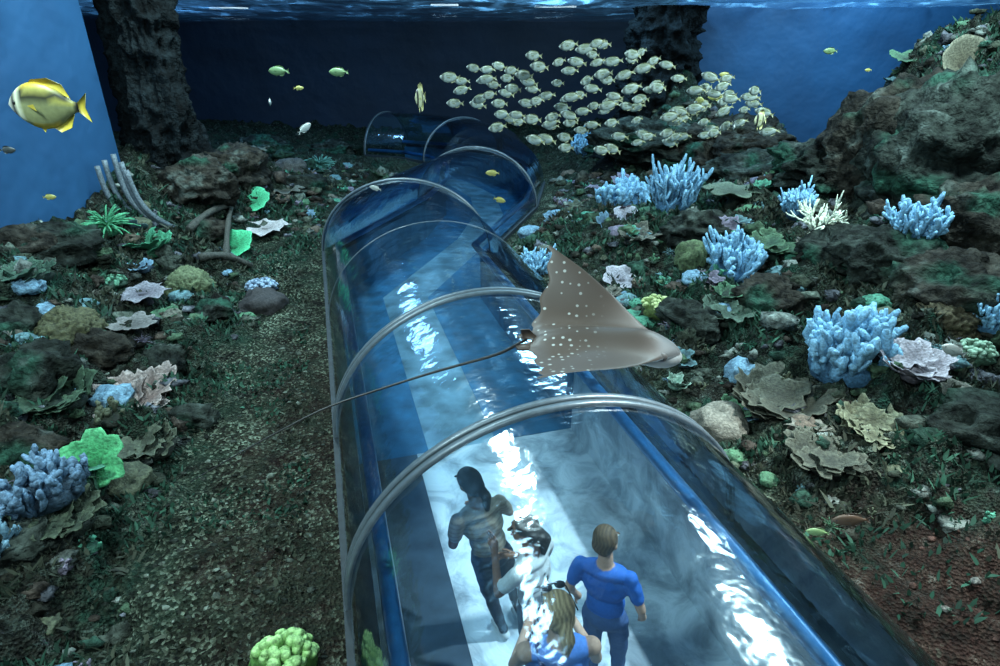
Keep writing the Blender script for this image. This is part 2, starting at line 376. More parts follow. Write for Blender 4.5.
# craggy outcrops
CR=[(905,150,1.0,.75),(965,150,1.1,.8),(935,205,.8,.45),(985,235,.7,.45),(870,175,.6,.35),(890,260,.5,.28),(960,290,.55,.3),(845,250,.4,.22),(760,175,.9,.4),(700,160,1.0,.5),(650,140,1.1,.4),(610,150,.8,.35),(735,140,1.0,.45),(820,165,.7,.3),(700,230,.45,.22),(770,300,.35,.2),(690,320,.3,.16),(990,430,.35,.18),
    (200,185,.6,.35),(165,140,.7,.4),(60,245,.4,.22),(230,170,.6,.35),(265,150,.8,.35),(330,150,.7,.25),(25,250,.4,.25),(20,330,.3,.2),(40,370,.3,.2),(100,350,.25,.15),(165,360,.25,.14),(190,420,.18,.1),(20,450,.24,.15),(30,540,.2,.12),(215,310,.22,.10),(205,230,.3,.15),(300,185,.4,.2)]
mb=MB(); r=np.random.RandomState(9)
for k,(u,v,R_,H_) in enumerate(CR):
    p,t=G(u,v); col=(.022,.027,.022) if k%3 else (.030,.027,.021)
    crag(mb,p-np.array([0,0,H_*.15]),(R_*(.8+.3*r.rand()),R_*(.7+.3*r.rand()),H_),col,k+3,5 if R_>.4 else 4,r.rand()*3)
mb.obj('craggy_reef_rock',M_ROCK,ground)
# turf algae blades
NT=150000; xs=r.uniform(-5.9,11,NT); ys=1+11*r.rand(NT)**1.3; hh,rf,rd,ee=terr(xs,ys,True)
pn=fbm2(xs*1.8,ys*1.8,3,120); mk=(ee>.25)&((rf>.5)|((pn>.15)&(r.rand(NT)<.6)))&(pn>-.2)&((rd<.6)|(r.rand(NT)<.25)); xs,ys,hh,pn,rf=xs[mk],ys[mk],hh[mk],pn[mk],rf[mk]; n=len(xs)
az=r.rand(n)*6.283; L_=(.02+.045*r.rand(n))*(1+.08*ys)*(.5+.5*rf); wd=(.005+.006*r.rand(n))*(1+.1*ys); lean=r.randn(n,2)*.6
b=np.stack([xs,ys,hh-.004],1); sd=np.stack([np.cos(az),np.sin(az),0*az],1)*wd[:,None]; tip=b+np.stack([lean[:,0]*L_,lean[:,1]*L_,L_],1); mid=b*.5+tip*.5+[0,0,.006]
Vv=np.stack([b-sd,b+sd,mid+sd*1.1,tip,mid-sd*1.1],1).reshape(-1,3); ii=np.arange(n)*5
tc_=np.where((noise2(xs*1.1,ys*1.1,33)>-.2)[:,None],np.array([[.024,.072,.044]]),np.array([[.045,.052,.034]]))*(.4+1.1*r.rand(n,1)); tc_=np.repeat(tc_,5,0)
m=MB(); m.v=[Vv]; m.f=np.stack([ii,ii+1,ii+2,ii+3,ii+4],1).tolist(); m.c=[tc_]; m.obj('turf_algae',M_TURF,ground)
# small colonies
mb=MB(); cnt=0
cpal=[((.025,.05,.03),(.08,.19,.10)),((.04,.04,.03),(.17,.16,.13)),((.03,.06,.07),(.12,.23,.25)),((.06,.05,.07),(.22,.19,.25)),((.02,.025,.015),(.09,.10,.06)),((.02,.08,.05),(.08,.28,.18)),((.035,.028,.02),(.12,.09,.065)),((.05,.09,.14),(.18,.32,.42))]
NR=16000; xs=r.uniform(-5.9,11,NR); ys=1.2+15*r.rand(NR)**1.2; hh,rf,rd,ee=terr(xs,ys,True)
for k in range(NR):
    if cnt>=1200: break
    if ee[k]<.35 or rf[k]<.7 or rd[k]>.6: continue
    cb,ct=cpal[r.randint(len(cpal))]; s=.05+.09*r.rand()+.12*r.rand()**4; c=(xs[k],ys[k],hh[k]-.02); t=r.rand()
    if t<.28: dome(mb,c,s,s*.6,cb,ct,k,3,4,.2)
    elif t<.40: plate(mb,c,s,cb,ct,k,.2,(r.randn()*.3,r.randn()*.3),.2,6,True,.25,24)
    elif t<.58: foliose(mb,c,s*1.2,cb,ct,k,4,.4,18)
    elif t<.82: finger_coral(mb,c,s*.8,s*.8,cb,ct,9,.17,k,5,0)
    else: anem(mb,c,s,cb,ct,k,16)
    cnt+=1
mb.obj('small_coral_colonies',M_CORAL,ground)
# named corals
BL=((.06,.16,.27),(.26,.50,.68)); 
def put(name,u,v,wpx,fn,**k):
    p,t=G(u,v); s=wpx/2/F*t; p=p-np.array([0,0,.12*s])
    m=MB(); fn(m,p,s,t,**k)
    return m.obj(name,M_CORAL,loc=p)
def fc(hpx,col=BL,n=34,th=.12,seed=0,sub=2):
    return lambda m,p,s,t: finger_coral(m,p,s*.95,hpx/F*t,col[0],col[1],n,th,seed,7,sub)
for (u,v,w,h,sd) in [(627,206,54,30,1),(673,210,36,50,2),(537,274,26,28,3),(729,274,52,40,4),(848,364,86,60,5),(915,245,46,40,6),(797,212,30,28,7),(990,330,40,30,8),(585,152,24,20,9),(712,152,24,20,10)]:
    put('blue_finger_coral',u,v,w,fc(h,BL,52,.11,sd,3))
put('blue_finger_coral',45,492,78,fc(42,((.05,.09,.13),(.15,.25,.36)),46,.11,31)); put('blue_finger_coral',-4,560,44,fc(46,((.05,.10,.14),(.20,.36,.46)),30,.12,32))
put('staghorn_coral',818,232,62,lambda m,p,s,t: staghorn(m,p,s*1.35,(.5,.52,.40),(.85,.88,.70),4,13,3))
put('staghorn_coral',788,306,30,lambda m,p,s,t: staghorn(m,p,s*1.25,(.22,.20,.30),(.55,.52,.68),5,12,3))
put('plate_coral',627,219,28,lambda m,p,s,t: plate(m,p,s,(.25,.23,.26),(.5,.48,.52),1,.15,(.45,0),.06,5))
put('plate_coral',620,283,36,lambda m,p,s,t: plate(m,p,s,(.18,.17,.20),(.42,.40,.44),2,.2,(.35,.1),.08,5))
put('knobby_coral',657,308,36,lambda m,p,s,t: knobby(m,p,s,s*.8,(.18,.26,.07),(.55,.62,.28),50,3))
put('leaf_coral',907,374,66,lambda m,p,s,t: foliose(m,p+np.array([0,0,s*.2]),s,(.20,.17,.19),(.50,.45,.49),4,13,.5))
put('knobby_coral',973,356,40,lambda m,p,s,t: knobby(m,p,s,s*.8,(.09,.18,.11),(.34,.50,.36),60,5,.12))
put('leaf_coral',870,430,66,lambda m,p,s,t: foliose(m,p,s,(.05,.05,.025),(.18,.19,.12),6,13,.4))
put('leaf_coral',778,408,90,lambda m,p,s,t: foliose(m,p,s,(.03,.03,.02),(.085,.09,.065),7,16,.35))
put('brain_coral',945,318,62,lambda m,p,s,t: dome(m,p,s,s*.75,(.03,.025,.015),(.11,.09,.05),8,5,12,.16))
put('brain_coral',692,260,34,lambda m,p,s,t: dome(m,p,s,s*.9,(.03,.04,.02),(.09,.13,.06),9))
put('leaf_coral',678,385,28,lambda m,p,s,t: foliose(m,p,s,(.10,.19,.14),(.34,.46,.37),10,6,.8))
put('leaf_coral',727,318,54,lambda m,p,s,t: foliose(m,p,s,(.03,.05,.035),(.09,.14,.10),11,9,.4))
put('plate_coral',735,200,60,lambda m,p,s,t: plate(m,p,s,(.05,.065,.045),(.13,.17,.12),12,.1))
put('cup_coral',955,92,50,lambda m,p,s,t: plate(m,p+np.array([0,0,s*.3]),s,(.09,.08,.05),(.25,.24,.17),13,.3,(1.15,0),.03,5,True,.85))
put('brain_coral',970,268,40,lambda m,p,s,t: dome(m,p,s,s*.6,(.03,.05,.03),(.11,.16,.09),14))
put('leaf_coral',640,240,44,lambda m,p,s,t: foliose(m,p,s,(.04,.04,.035),(.14,.14,.11),15,7,.4))
put('leaf_coral',770,250,50,lambda m,p,s,t: foliose(m,p,s,(.02,.05,.03),(.08,.15,.08),16,8,.4))
put('leaf_coral',820,460,70,lambda m,p,s,t: foliose(m,p,s,(.025,.028,.02),(.08,.085,.06),17,12,.3))
# left
put('plate_coral',235,250,38,lambda m,p,s,t: plate(m,p,s,(.02,.20,.08),(.10,.62,.30),20,.25,(.55,0),.06,5))
put('plate_coral',254,206,34,lambda m,p,s,t: plate(m,p,s,(.02,.18,.08),(.10,.55,.28),21,.2,(.5,0),.06,5))
put('sea_anemone',108,230,54,lambda m,p,s,t: anem(m,p,s*1.2,(.03,.15,.07),(.10,.40,.20),22,60))
put('leaf_coral',150,248,46,lambda m,p,s,t: foliose(m,p,s,(.03,.14,.07),(.08,.34,.19),23,8,.5))
put('plate_coral',267,232,40,lambda m,p,s,t: plate(m,p,s,(.28,.26,.26),(.5,.47,.47),24,.1,(.1,0)))
put('plate_coral',145,298,42,lambda m,p,s,t: plate(m,p,s,(.09,.08,.10),(.27,.26,.29),25,.1,(.1,0)))
put('brain_coral',188,287,46,lambda m,p,s,t: dome(m,p,s,s*.85,(.045,.06,.03),(.13,.16,.08),26,5,13,.12))
put('brain_coral',263,305,46,lambda m,p,s,t: dome(m,p,s,s*.75,(.015,.015,.015),(.04,.035,.035),27,4,5))
put('knobby_coral',263,294,34,lambda m,p,s,t: knobby(m,p+np.array([0,0,s*.45]),s,s*.6,(.10,.15,.22),(.30,.40,.52),60,27,.12))
put('brain_coral',68,332,60,lambda m,p,s,t: dome(m,p,s,s*.9,(.025,.025,.012),(.085,.085,.04),28,5,15,.12))
put('leaf_coral',138,404,84,lambda m,p,s,t: foliose(m,p,s,(.11,.07,.06),(.38,.31,.28),29,13,.45))
put('leaf_coral',100,476,56,lambda m,p,s,t: plate(m,p,s,(.04,.26,.09),(.13,.50,.22),30,.12,(1.0,.25),.10,6,True,.75))
put('plate_coral',135,330,42,lambda m,p,s,t: plate(m,p,s,(.08,.075,.07),(.22,.21,.20),33,.2))
put('brain_coral',172,320,22,lambda m,p,s,t: dome(m,p,s,s*.8,(.04,.04,.03),(.13,.13,.10),34))
put('sea_anemone',320,167,34,lambda m,p,s,t: anem(m,p,s*1.2,(.05,.15,.12),(.13,.32,.26),35,50))
put('sea_anemone',216,168,32,lambda m,p,s,t: anem(m,p,s*1.2,(.04,.14,.08),(.10,.28,.17),36,50))
put('brain_coral',290,170,30,lambda m,p,s,t: dome(m,p,s,s*.9,(.02,.02,.02),(.07,.07,.065),37))
put('plate_coral',245,160,44,lambda m,p,s,t: plate(m,p,s,(.04,.04,.03),(.12,.13,.10),38,.15))
put('plate_coral',285,195,34,lambda m,p,s,t: plate(m,p,s,(.04,.04,.03),(.15,.15,.12),39,.15))
put('leaf_coral',60,400,70,lambda m,p,s,t: foliose(m,p,s,(.02,.04,.025),(.06,.11,.065),41,12,.4))
put('leaf_coral',150,450,60,lambda m,p,s,t: foliose(m,p,s,(.03,.035,.022),(.09,.105,.07),42,11,.4))
put('leaf_coral',30,280,50,lambda m,p,s,t: foliose(m,p,s,(.02,.045,.03),(.06,.12,.08),43,8,.4))
put('leaf_coral',70,520,60,lambda m,p,s,t: foliose(m,p,s,(.02,.03,.02),(.07,.09,.055),44,10,.35))
put('knobby_coral',110,285,34,lambda m,p,s,t: knobby(m,p,s,s*.6,(.03,.08,.05),(.10,.26,.16),50,45,.13))
put('knobby_coral',285,668,74,lambda m,p,s,t: knobby(m,p,s,s*1.0,(.11,.26,.05),(.40,.64,.24),60,40,.15))
# sea whips (curved grey stalks) and driftwood
m=MB()
for k,(ut,vt,ub,vb) in enumerate(((97,166,138,218),(104,160,147,221),(113,154,156,222),(121,162,166,224),(126,170,174,226))):
    b,t=G(ub,vb); a=P(ut,vt,t*.97); a[0]=max(a[0],-5.95); q=np.linspace(0,1,12)[:,None]
    path=(b-[0,0,.05])*(1-q)+a*q+np.array([-.12,0,-.12])*np.sin(q*math.pi)
    V,Fc=tube_geo(path,np.linspace(.042,.036,12),8); m.add(V,Fc,grad((.05,.07,.08),(.16,.19,.21),12,8))
m.obj('sea_whip_cluster',M_CORAL)
m=MB()
a,_=G(200,262); b,_=G(252,270); c_,_=G(232,212); 
for (p0,p1,rr) in ((a,b,.06),((a+b)/2,c_,.05),(G(190,235)[0],G(235,210)[0],.06)):
    q=np.linspace(0,1,8)[:,None]; path=p0*(1-q)+p1*q+[0,0,.06]+np.array([0,0,.10])*np.sin(q*3.1); V,Fc=tube_geo(path,rr*(1-.3*q[:,0])*(1+.15*np.sin(q[:,0]*14)),8); m.add(V,Fc,(.06,.06,.05))
m.obj('sunken_driftwood',M_CORAL)
# rock pillars
def pillar(name,cx,cy,r0,z0,z1,seed,tint):
    m=MB(); nz,na=110,110; zz=np.linspace(z0,z1,nz); a=np.arange(na)*2*math.pi/na; Z,A=np.meshgrid(zz,a,indexing='ij')
    R=r0*(1+1.0*np.exp(-(Z-z0)/.9))
    rid=lambda f,g,s: 1-2*np.abs(noise3(np.cos(A)*f,np.sin(A)*f,Z*g,s))
    R=R*(1+.34*noise3(np.cos(A)*1.3+seed,np.sin(A)*1.3,Z*.9,seed)+.26*rid(2.4,1.8,seed+2)+.17*rid(5,3.8,seed+4)+.09*rid(11,8,seed+6))
    V=np.stack([cx+R*np.cos(A),cy+R*np.sin(A),Z],-1).reshape(-1,3); Fc=[(i*na+j,i*na+(j+1)%na,(i+1)*na+(j+1)%na,(i+1)*na+j) for i in range(nz-1) for j in range(na)]
    n=(1+.8*noise3(V[:,0]*4,V[:,1]*4,V[:,2]*4,seed))[:,None]; m.add(V,Fc,np.clip(np.asarray(tint)*n,0,1)); m.obj(name,M_ROCK)
pillar('rock_pillar',-5.75,10.8,.40,.3,4.08,3,(.007,.010,.011)); pillar('rock_pillar',4.2,16.8,.68,.2,4.08,8,(.006,.009,.011))
# ---------------------------------------------------------------- tank shell
def wallmat(name,c0,c1):
    m,nt,o=newmat(name); L=nt.links.new; b=nt.nodes.new('ShaderNodeBsdfPrincipled'); b.inputs['Roughness'].default_value=.7
    tc=nt.nodes.new('ShaderNodeTexCoord'); n=N(nt,'ShaderNodeTexNoise',Scale=.7,Detail=5.0); L(tc.outputs['Object'],n.inputs['Vector'])
    r=ramp(nt,[(.35,c0),(.65,c1)]); L(n.outputs[0],r.inputs[0]); L(r.outputs[0],b.inputs['Base Color'])
    n2=N(nt,'ShaderNodeTexNoise',Scale=1.2,Detail=3.0); L(tc.outputs['Object'],n2.inputs['Vector'])
    bp=N(nt,'ShaderNodeBump',Strength=.5,Distance=.15); L(n2.outputs[0],bp.inputs['Height']); L(bp.outputs[0],b.inputs['Normal']); L(b.outputs[0],o.inputs[0]); return m
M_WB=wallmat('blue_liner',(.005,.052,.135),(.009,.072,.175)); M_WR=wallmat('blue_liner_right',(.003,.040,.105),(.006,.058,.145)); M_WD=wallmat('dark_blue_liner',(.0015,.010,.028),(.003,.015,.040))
def box(name,x0,x1,y0,y1,z0,z1,mat,parent=None):
    m=MB(); V=[(x,y,z) for x in (x0,x1) for y in (y0,y1) for z in (z0,z1)]
    m.add(V,[(0,1,3,2),(4,6,7,5),(0,4,5,1),(2,3,7,6),(0,2,6,4),(1,5,7,3)],(1,1,1)); return m.obj(name,mat,parent,False)
box('wall_left',-6.3,-6.1,-5,9.9,-1.5,4.9,M_WB)
box('wall_left_far',-14.3,-14.1,9.9,25.5,-1.5,4.9,M_WD)
box('wall_back',-14.3,6,25.3,25.5,-1.5,4.9,M_WD)
box('wall_back_right',4.6,13.6,17.6,17.8,-1.5,4.9,M_WR)
box('wall_right',13.4,13.6,-5,17.6,-1.5,4.9,M_WD)
box('wall_front',-6.3,13.6,-5.2,-5.0,-1.5,4.9,M_WD)
# water surface: rippled sheet
m_,nt,o=newmat('water_surface'); L=nt.links.new
tr=nt.nodes.new('ShaderNodeBsdfTransparent'); tr.inputs[0].default_value=(.80,.95,1,1)
gl=nt.nodes.new('ShaderNodeBsdfGlossy'); gl.inputs['Roughness'].default_value=.08; gl.inputs['Color'].default_value=(.75,.9,1,1)
tc=nt.nodes.new('ShaderNodeTexCoord')
n=N(nt,'ShaderNodeTexNoise',Scale=3.0,Detail=4.0); L(tc.outputs['Object'],n.inputs['Vector'])
bp=N(nt,'ShaderNodeBump',Strength=.6,Distance=.05); L(n.outputs[0],bp.inputs['Height']); L(bp.outputs[0],gl.inputs['Normal'])
lw=nt.nodes.new('ShaderNodeLayerWeight'); lw.inputs[0].default_value=.5; L(bp.outputs[0],lw.inputs['Normal'])
rp=ramp(nt,[(.35,(.03,.03,.03)),(.9,(.62,.62,.62))]); L(lw.outputs['Facing'],rp.inputs[0])
mx=nt.nodes.new('ShaderNodeMixShader'); L(rp.outputs[0],mx.inputs[0]); L(tr.outputs[0],mx.inputs[1]); L(gl.outputs[0],mx.inputs[2])
tl=nt.nodes.new('ShaderNodeBsdfTranslucent'); tl.inputs[0].default_value=(.30,.62,.90,1)
mpn=nt.nodes.new('ShaderNodeMapping'); mpn.inputs['Scale'].default_value=(.9,.55,1); L(tc.outputs['Object'],mpn.inputs[0])
n3=N(nt,'ShaderNodeTexNoise',Scale=1.3,Detail=6.0,Roughness=.6,Distortion=.6); L(mpn.outputs[0],n3.inputs['Vector'])
r3=ramp(nt,[(.44,(.01,.01,.01)),(.58,(.08,.08,.08)),(.68,(.55,.55,.55))]); L(n3.outputs[0],r3.inputs[0])  # bright ripples of light painted in as a mask of translucent streaks
mx2=nt.nodes.new('ShaderNodeMixShader'); L(r3.outputs[0],mx2.inputs[0]); L(mx.outputs[0],mx2.inputs[1]); L(tl.outputs[0],mx2.inputs[2]); L(mx2.outputs[0],o.inputs[0])
gx=np.linspace(-14.05,13.35,330); gy=np.linspace(-4.95,25.25,380); X,Y=np.meshgrid(gx,gy); Z=4.12+.045*fbm2(X*.7,Y*1.5,4,200)
V=np.stack([X.ravel(),Y.ravel(),Z.ravel()],1); i=np.arange(X.size).reshape(X.shape); Q=np.stack([i[:-1,:-1],i[:-1,1:],i[1:,1:],i[1:,:-1]],-1).reshape(-1,4)
m=MB(); m.v=[V]; m.f=Q.tolist(); m.c=[np.ones((len(V),3))]; m.obj('water_surface',m_)
# ---------------------------------------------------------------- tunnel
m_,nt,o=newmat('acrylic'); L=nt.links.new
tr=nt.nodes.new('ShaderNodeBsdfTransparent'); tr.inputs[0].default_value=(.74,.87,.93,1)
gl=nt.nodes.new('ShaderNodeBsdfGlossy'); gl.inputs['Roughness'].default_value=.10; gl.inputs['Color'].default_value=(.9,.97,1,1)
tc=nt.nodes.new('ShaderNodeTexCoord'); n=N(nt,'ShaderNodeTexNoise',Scale=2.2,Detail=4.0); L(tc.outputs['Object'],n.inputs['Vector'])
bp=N(nt,'ShaderNodeBump',Strength=.5,Distance=.05); L(n.outputs[0],bp.inputs['Height']); L(bp.outputs[0],gl.inputs['Normal'])
fr=nt.nodes.new('ShaderNodeFresnel'); fr.inputs[0].default_value=1.5
ad=nt.nodes.new('ShaderNodeMath'); ad.operation='MULTIPLY_ADD'; ad.inputs[1].default_value=1.2; ad.inputs[2].default_value=.07; ad.use_clamp=True; L(fr.outputs[0],ad.inputs[0])
mx=nt.nodes.new('ShaderNodeMixShader'); L(ad.outputs[0],mx.inputs[0]); L(tr.outputs[0],mx.inputs[1]); L(gl.outputs[0],mx.inputs[2]); L(mx.outputs[0],o.inputs[0]); M_ACR=m_
M_GASK=plain('gasket_grey',(.13,.16,.18),.35,.3); M_GDARK=plain('gasket_dark',(.02,.03,.035),.4); M_RAIL=plain('base_rail',(.012,.018,.022),.7,0,15,.4)
M_CARP=plain('blue_carpet',(.018,.105,.20),.8,0,4,.35,.3,80); M_GREY=plain('grey_floor',(.13,.21,.26),.5,0,2.5,.6); M_DARKREFL=plain('floor_painted_reflection',(.035,.055,.075),.6,0,4,.5); M_PLINTH=plain('plinth',(.04,.10,.16),.5,0,5,.3); M_STEEL=plain('rail_blue',(.03,.17,.40),.3,.1)
m_,nt,o=newmat('walkway_painted_glare'); L=nt.links.new; b=nt.nodes.new('ShaderNodeBsdfPrincipled'); b.inputs['Roughness'].default_value=.35
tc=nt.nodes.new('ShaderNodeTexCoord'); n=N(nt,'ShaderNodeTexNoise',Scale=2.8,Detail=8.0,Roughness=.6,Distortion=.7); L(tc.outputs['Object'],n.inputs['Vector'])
r_=ramp(nt,[(.34,(.22,.25,.28)),(.46,(.38,.42,.46)),(.58,(.60,.64,.68))]); L(n.outputs[0],r_.inputs[0]); L(r_.outputs[0],b.inputs['Base Color'])  # rippled white glare off the dome painted into the floor colour
bp=N(nt,'ShaderNodeBump',Strength=.7,Distance=.06); L(n.outputs[0],bp.inputs['Height']); L(bp.outputs[0],b.inputs['Normal']); L(b.outputs[0],o.inputs[0]); M_GLARE=m_
tun=bpy.data.objects.new('acrylic_viewing_tunnel',None); scene.collection.objects.link(tun)
nC=len(CL)
def frames():
    fr=[]
    for i in range(nC):
        d0=CLn[i]-CLn[i-1] if i>0 else CLn[1]-CLn[0]; d1=CLn[i+1]-CLn[i] if i<nC-1 else d0
        d0=d0/np.linalg.norm(d0); d1=d1/np.linalg.norm(d1); d=d0+d1; d/=np.linalg.norm(d); k=1/max(.5,d@d1)
        fr.append((CLn[i],np.array([d[1],-d[0]])*k,d))
    return fr
FR=frames()
NS=48
def arc(c,n,d,off=0,ra=0):
    a=np.linspace(0,math.pi,NS); A,B=TA+ra,TB+ra
    return np.stack([c[0]+d[0]*off-np.cos(a)*A*n[0],c[1]+d[1]*off-np.cos(a)*A*n[1],np.sin(a)*B+.05],1)
for i in range(nC-1):
    m=MB(); V=np.concatenate([arc(*FR[i]),arc(*FR[i+1])]); Fc=[(j,j+1,NS+j+1,NS+j) for j in range(NS-1)]
    m.add(V,Fc,(1,1,1)); m.obj('acrylic_panel_%d'%(i+1),M_ACR,tun)
def hoop(i,w0,w1,ro,mat,nm):
    c,n,d=FR[i]; m=MB(); rings=[arc(c,n,d,w0,.0),arc(c,n,d,w0,ro),arc(c,n,d,w1,ro),arc(c,n,d,w1,.0)]
    V=np.concatenate(rings); Fc=[]
    for k in range(4):
        k2=(k+1)%4
        for j in range(NS-1): Fc.append((k*NS+j,k*NS+j+1,k2*NS+j+1,k2*NS+j))
    m.add(V,Fc,(1,1,1)); m.obj(nm,mat,tun)
for i in (1,2,4,5,8,10):
    s=1 if i<3 else .6
    hoop(i,-.055*s,-.015*s,.030,M_GASK,'joint_hoop_%d_a'%i); hoop(i,-.015*s,.015*s,.018,M_GDARK,'joint_hoop_%d_seal'%i); hoop(i,.015*s,.055*s,.030,M_GASK if i<3 else M_GDARK,'joint_hoop_%d_b'%i)
hoop(3,-.008,.008,.004,M_GASK,'panel_seam')
def strip(o0,o1,z0,z1,mat,nm,fr=None):
    fr=fr or FR; m=MB(); V=[]
    for c,n,d in fr:
        for (o,z) in ((o0,z0),(o1,z0),(o1,z1),(o0,z1)): V.append((c[0]+n[0]*o,c[1]+n[1]*o,z))
    Fc=[(0,1,2,3)]; K=len(fr)-1
    for i in range(K):
        for k in range(4): k2=(k+1)%4; Fc.append((i*4+k,i*4+k2,i*4+4+k2,i*4+4+k))
    Fc.append(tuple(K*4+q for q in (3,2,1,0))); m.add(V,Fc,(1,1,1)); m.obj(nm,mat,tun,False)
SPL=(np.array(axp(5.3)),FR[1][1],FR[1][2]); NEAR=[FR[0],SPL]; FAR=[SPL]+FR[3:]
strip(-TA-.04,-TA+.03,-.1,.055,M_RAIL,'base_rail_left'); strip(TA-.03,TA+.04,-.1,.055,M_RAIL,'base_rail_right')
strip(-TA-.0,-TA+.15,-.9,-.03,M_PLINTH,'plinth_left'); strip(TA-.15,TA,-.9,-.03,M_GLARE,'plinth_right',NEAR); strip(TA-.15,TA,-.9,-.03,M_CARP,'plinth_right_far',FAR)  # near right plinth carries the painted glare further right
strip(-1.19,-.58,-.9,-.8,M_DARKREFL,'walkway_left',NEAR); strip(-1.19,-.45,-.9,-.8,M_CARP,'walkway_left_far',FAR)  # near strip coloured dark for the reef's reflection in the acrylic
strip(-.58,1.19,-.9,-.795,M_GLARE,'moving_walkway',NEAR); strip(-.45,.3,-.9,-.795,M_GREY,'moving_walkway_far',FAR); strip(.3,1.19,-.9,-.79,M_CARP,'walkway_right_far',FAR)
for o_,nm in ((-1.10,'handrail_left'),(1.10,'handrail_right')):
    m=MB(); q=[(c[0]+n[0]*o_,c[1]+n[1]*o_,.16) for c,n,d in FR]; V,Fc=tube_geo(q,[.055]*len(q),10); m.add(V,Fc,(1,1,1)); m.obj(nm,M_STEEL,tun)
# ---------------------------------------------------------------- spotted ray
def spotted_ray():
    S=.53; ys=[0,.03,.05,.075,.10,.14,.2,.3,.4,.48,.53]; le=[.385,.378,.36,.33,.295,.25,.195,.095,-.035,-.15,-.215]; te=[-.27,-.275,-.275,-.27,-.265,-.26,-.25,-.23,-.215,-.21,-.225]
    nu,nv=71,28; V=[];C=[]
    brown=np.array((.085,.056,.040)); white=np.array((.5,.51,.5))
    def bend(y):
        s=1 if y>=0 else -1; q=abs(y); n=20; px=pz=0
        for k in range(n):
            yy=q*(k+.5)/n
            ang=(.18+.72*min(1,yy/.30)) if s>0 else (.10+.12*min(1,yy/.3))
            px+=math.cos(ang)*q/n; pz+=math.sin(ang)*q/n
        return s*px,pz
    for lay in (0,1):
        for i in range(nu):
            y=-S+2*S*i/(nu-1); y=math.copysign(abs(y/S)**1.15*S,y); a=abs(y)
            x1=np.interp(a,ys,le); x0=np.interp(a,ys,te)+.012*math.sin(a*40)*(a>.1)*(a<.5); by,bz=bend(y)
            for j in range(nv):
                q=j/(nv-1); x=x0+(x1-x0)*q
                th=(.062*math.exp(-(a/.09)**2)+.018*(1-a/S)+.003)*math.sin(math.pi*min(1,max(0,q))**.85)**.6 if 0<q<1 else 0
                z=th if lay==0 else -th*.75
                hump=.030*math.exp(-((x-.24)/.10)**2-(a/.08)**2)
                wavy=.012*math.sin(x*14+a*6)*(a/S)
                V.append((x,by,bz+z+wavy+(hump if lay==0 else -hump*.9)))
                if lay==0:
                    t=float(np.clip((x-.25)/.05,0,1))*.8*math.exp(-(a/.13)**4); c=brown*(1-t)+np.array((.16,.16,.16))*t
                    c=c*(1-.2*math.exp(-(a/.06)**2))
                else: c=white
                C.append(c)
    Fc=[]
    for lay in (0,1):
        o=lay*nu*nv
        for i in range(nu-1):
            for j in range(nv-1):
                q=(o+i*nv+j,o+(i+1)*nv+j,o+(i+1)*nv+j+1,o+i*nv+j+1); Fc.append(q[::-1] if lay==0 else q)
    o=nu*nv
    for i in range(nu-1):
        a=i*nv; Fc.append((a,a+nv,o+a+nv,o+a)); a=i*nv+nv-1; Fc.append((a,o+a,o+a+nv,a+nv))
    m=MB(); m.add(V,Fc,np.array(C))
    for s in (1,-1):
        ell(m,(.29,s*.092,.006),(.013,.010,.013),(.01,.01,.01),2); ell(m,(.29,s*.082,.008),(.026,.018,.022),(.12,.10,.09),2)
        pv=np.array([(-.22,s*.02,.0),(-.24,s*.075,-.005),(-.32,s*.085,-.01),(-.335,s*.05,-.01),(-.27,s*.015,0)]); pv2=pv+[0,0,.008]
        m.add(np.concatenate([pv,pv2]),[(0,1,2,3,4),(9,8,7,6,5)]+[(k,(k+1)%5,5+(k+1)%5,5+k) for k in range(5)],brown)
    ell(m,(.29,0,-.020),(.105,.085,.050),(.30,.30,.29),3)
    pv=np.array([(-.24,0,.02),(-.28,0,.06),(-.32,0,.055),(-.305,0,.01)]); m.add(np.concatenate([pv+[0,.004,0],pv-[0,.004,0]]),[(0,1,2,3),(7,6,5,4)]+[(k,(k+1)%4,4+(k+1)%4,4+k) for k in range(4)],brown*.8)
    mt,nt,o=newmat('ray_skin'); L=nt.links.new; b=nt.nodes.new('ShaderNodeBsdfPrincipled'); b.inputs['Roughness'].default_value=.5
    at=nt.nodes.new('ShaderNodeAttribute'); at.attribute_name='Col'; tc=nt.nodes.new('ShaderNodeTexCoord')
    vo=N(nt,'ShaderNodeTexVoronoi',Scale=27.0,Randomness=.5); L(tc.outputs['Object'],vo.inputs['Vector'])
    rr=ramp(nt,[(.17,(1,1,1)),(.23,(0,0,0))]); L(vo.outputs['Distance'],rr.inputs[0])
    sx=nt.nodes.new('ShaderNodeSeparateXYZ'); L(tc.outputs['Object'],sx.inputs[0])
    rx=ramp(nt,[(.0,(1,1,1)),(.35,(.8,.8,.8)),(.65,(0,0,0))]); mp=N(nt,'ShaderNodeMapRange'); mp.inputs[1].default_value=-.3; mp.inputs[2].default_value=.25; L(sx.outputs[0],mp.inputs[0]); L(mp.outputs[0],rx.inputs[0])
    fac=mixc(nt,rr.outputs[0],rx.outputs[0],1.0,'MULTIPLY'); L(mixc(nt,at.outputs['Color'],(.50,.50,.45),fac),b.inputs['Base Color']); L(b.outputs[0],o.inputs[0])
    par=bpy.data.objects.new('spotted_eagle_ray',None); scene.collection.objects.link(par)
    ob=m.obj('body_and_wings',mt,par); sc=1.13
    X=Vector((.985,-.10,-.03)).normalized(); Yv=Vector((.06,1,-.02)); Z=X.cross(Yv).normalized(); Yv=Z.cross(X)
    R=Matrix((X,Yv,Z)).transposed()
    c=Vector(P(592,346,3.0)); par.matrix_world=Matrix.Translation(c)@R.to_4x4()@Matrix.Scale(sc,4)
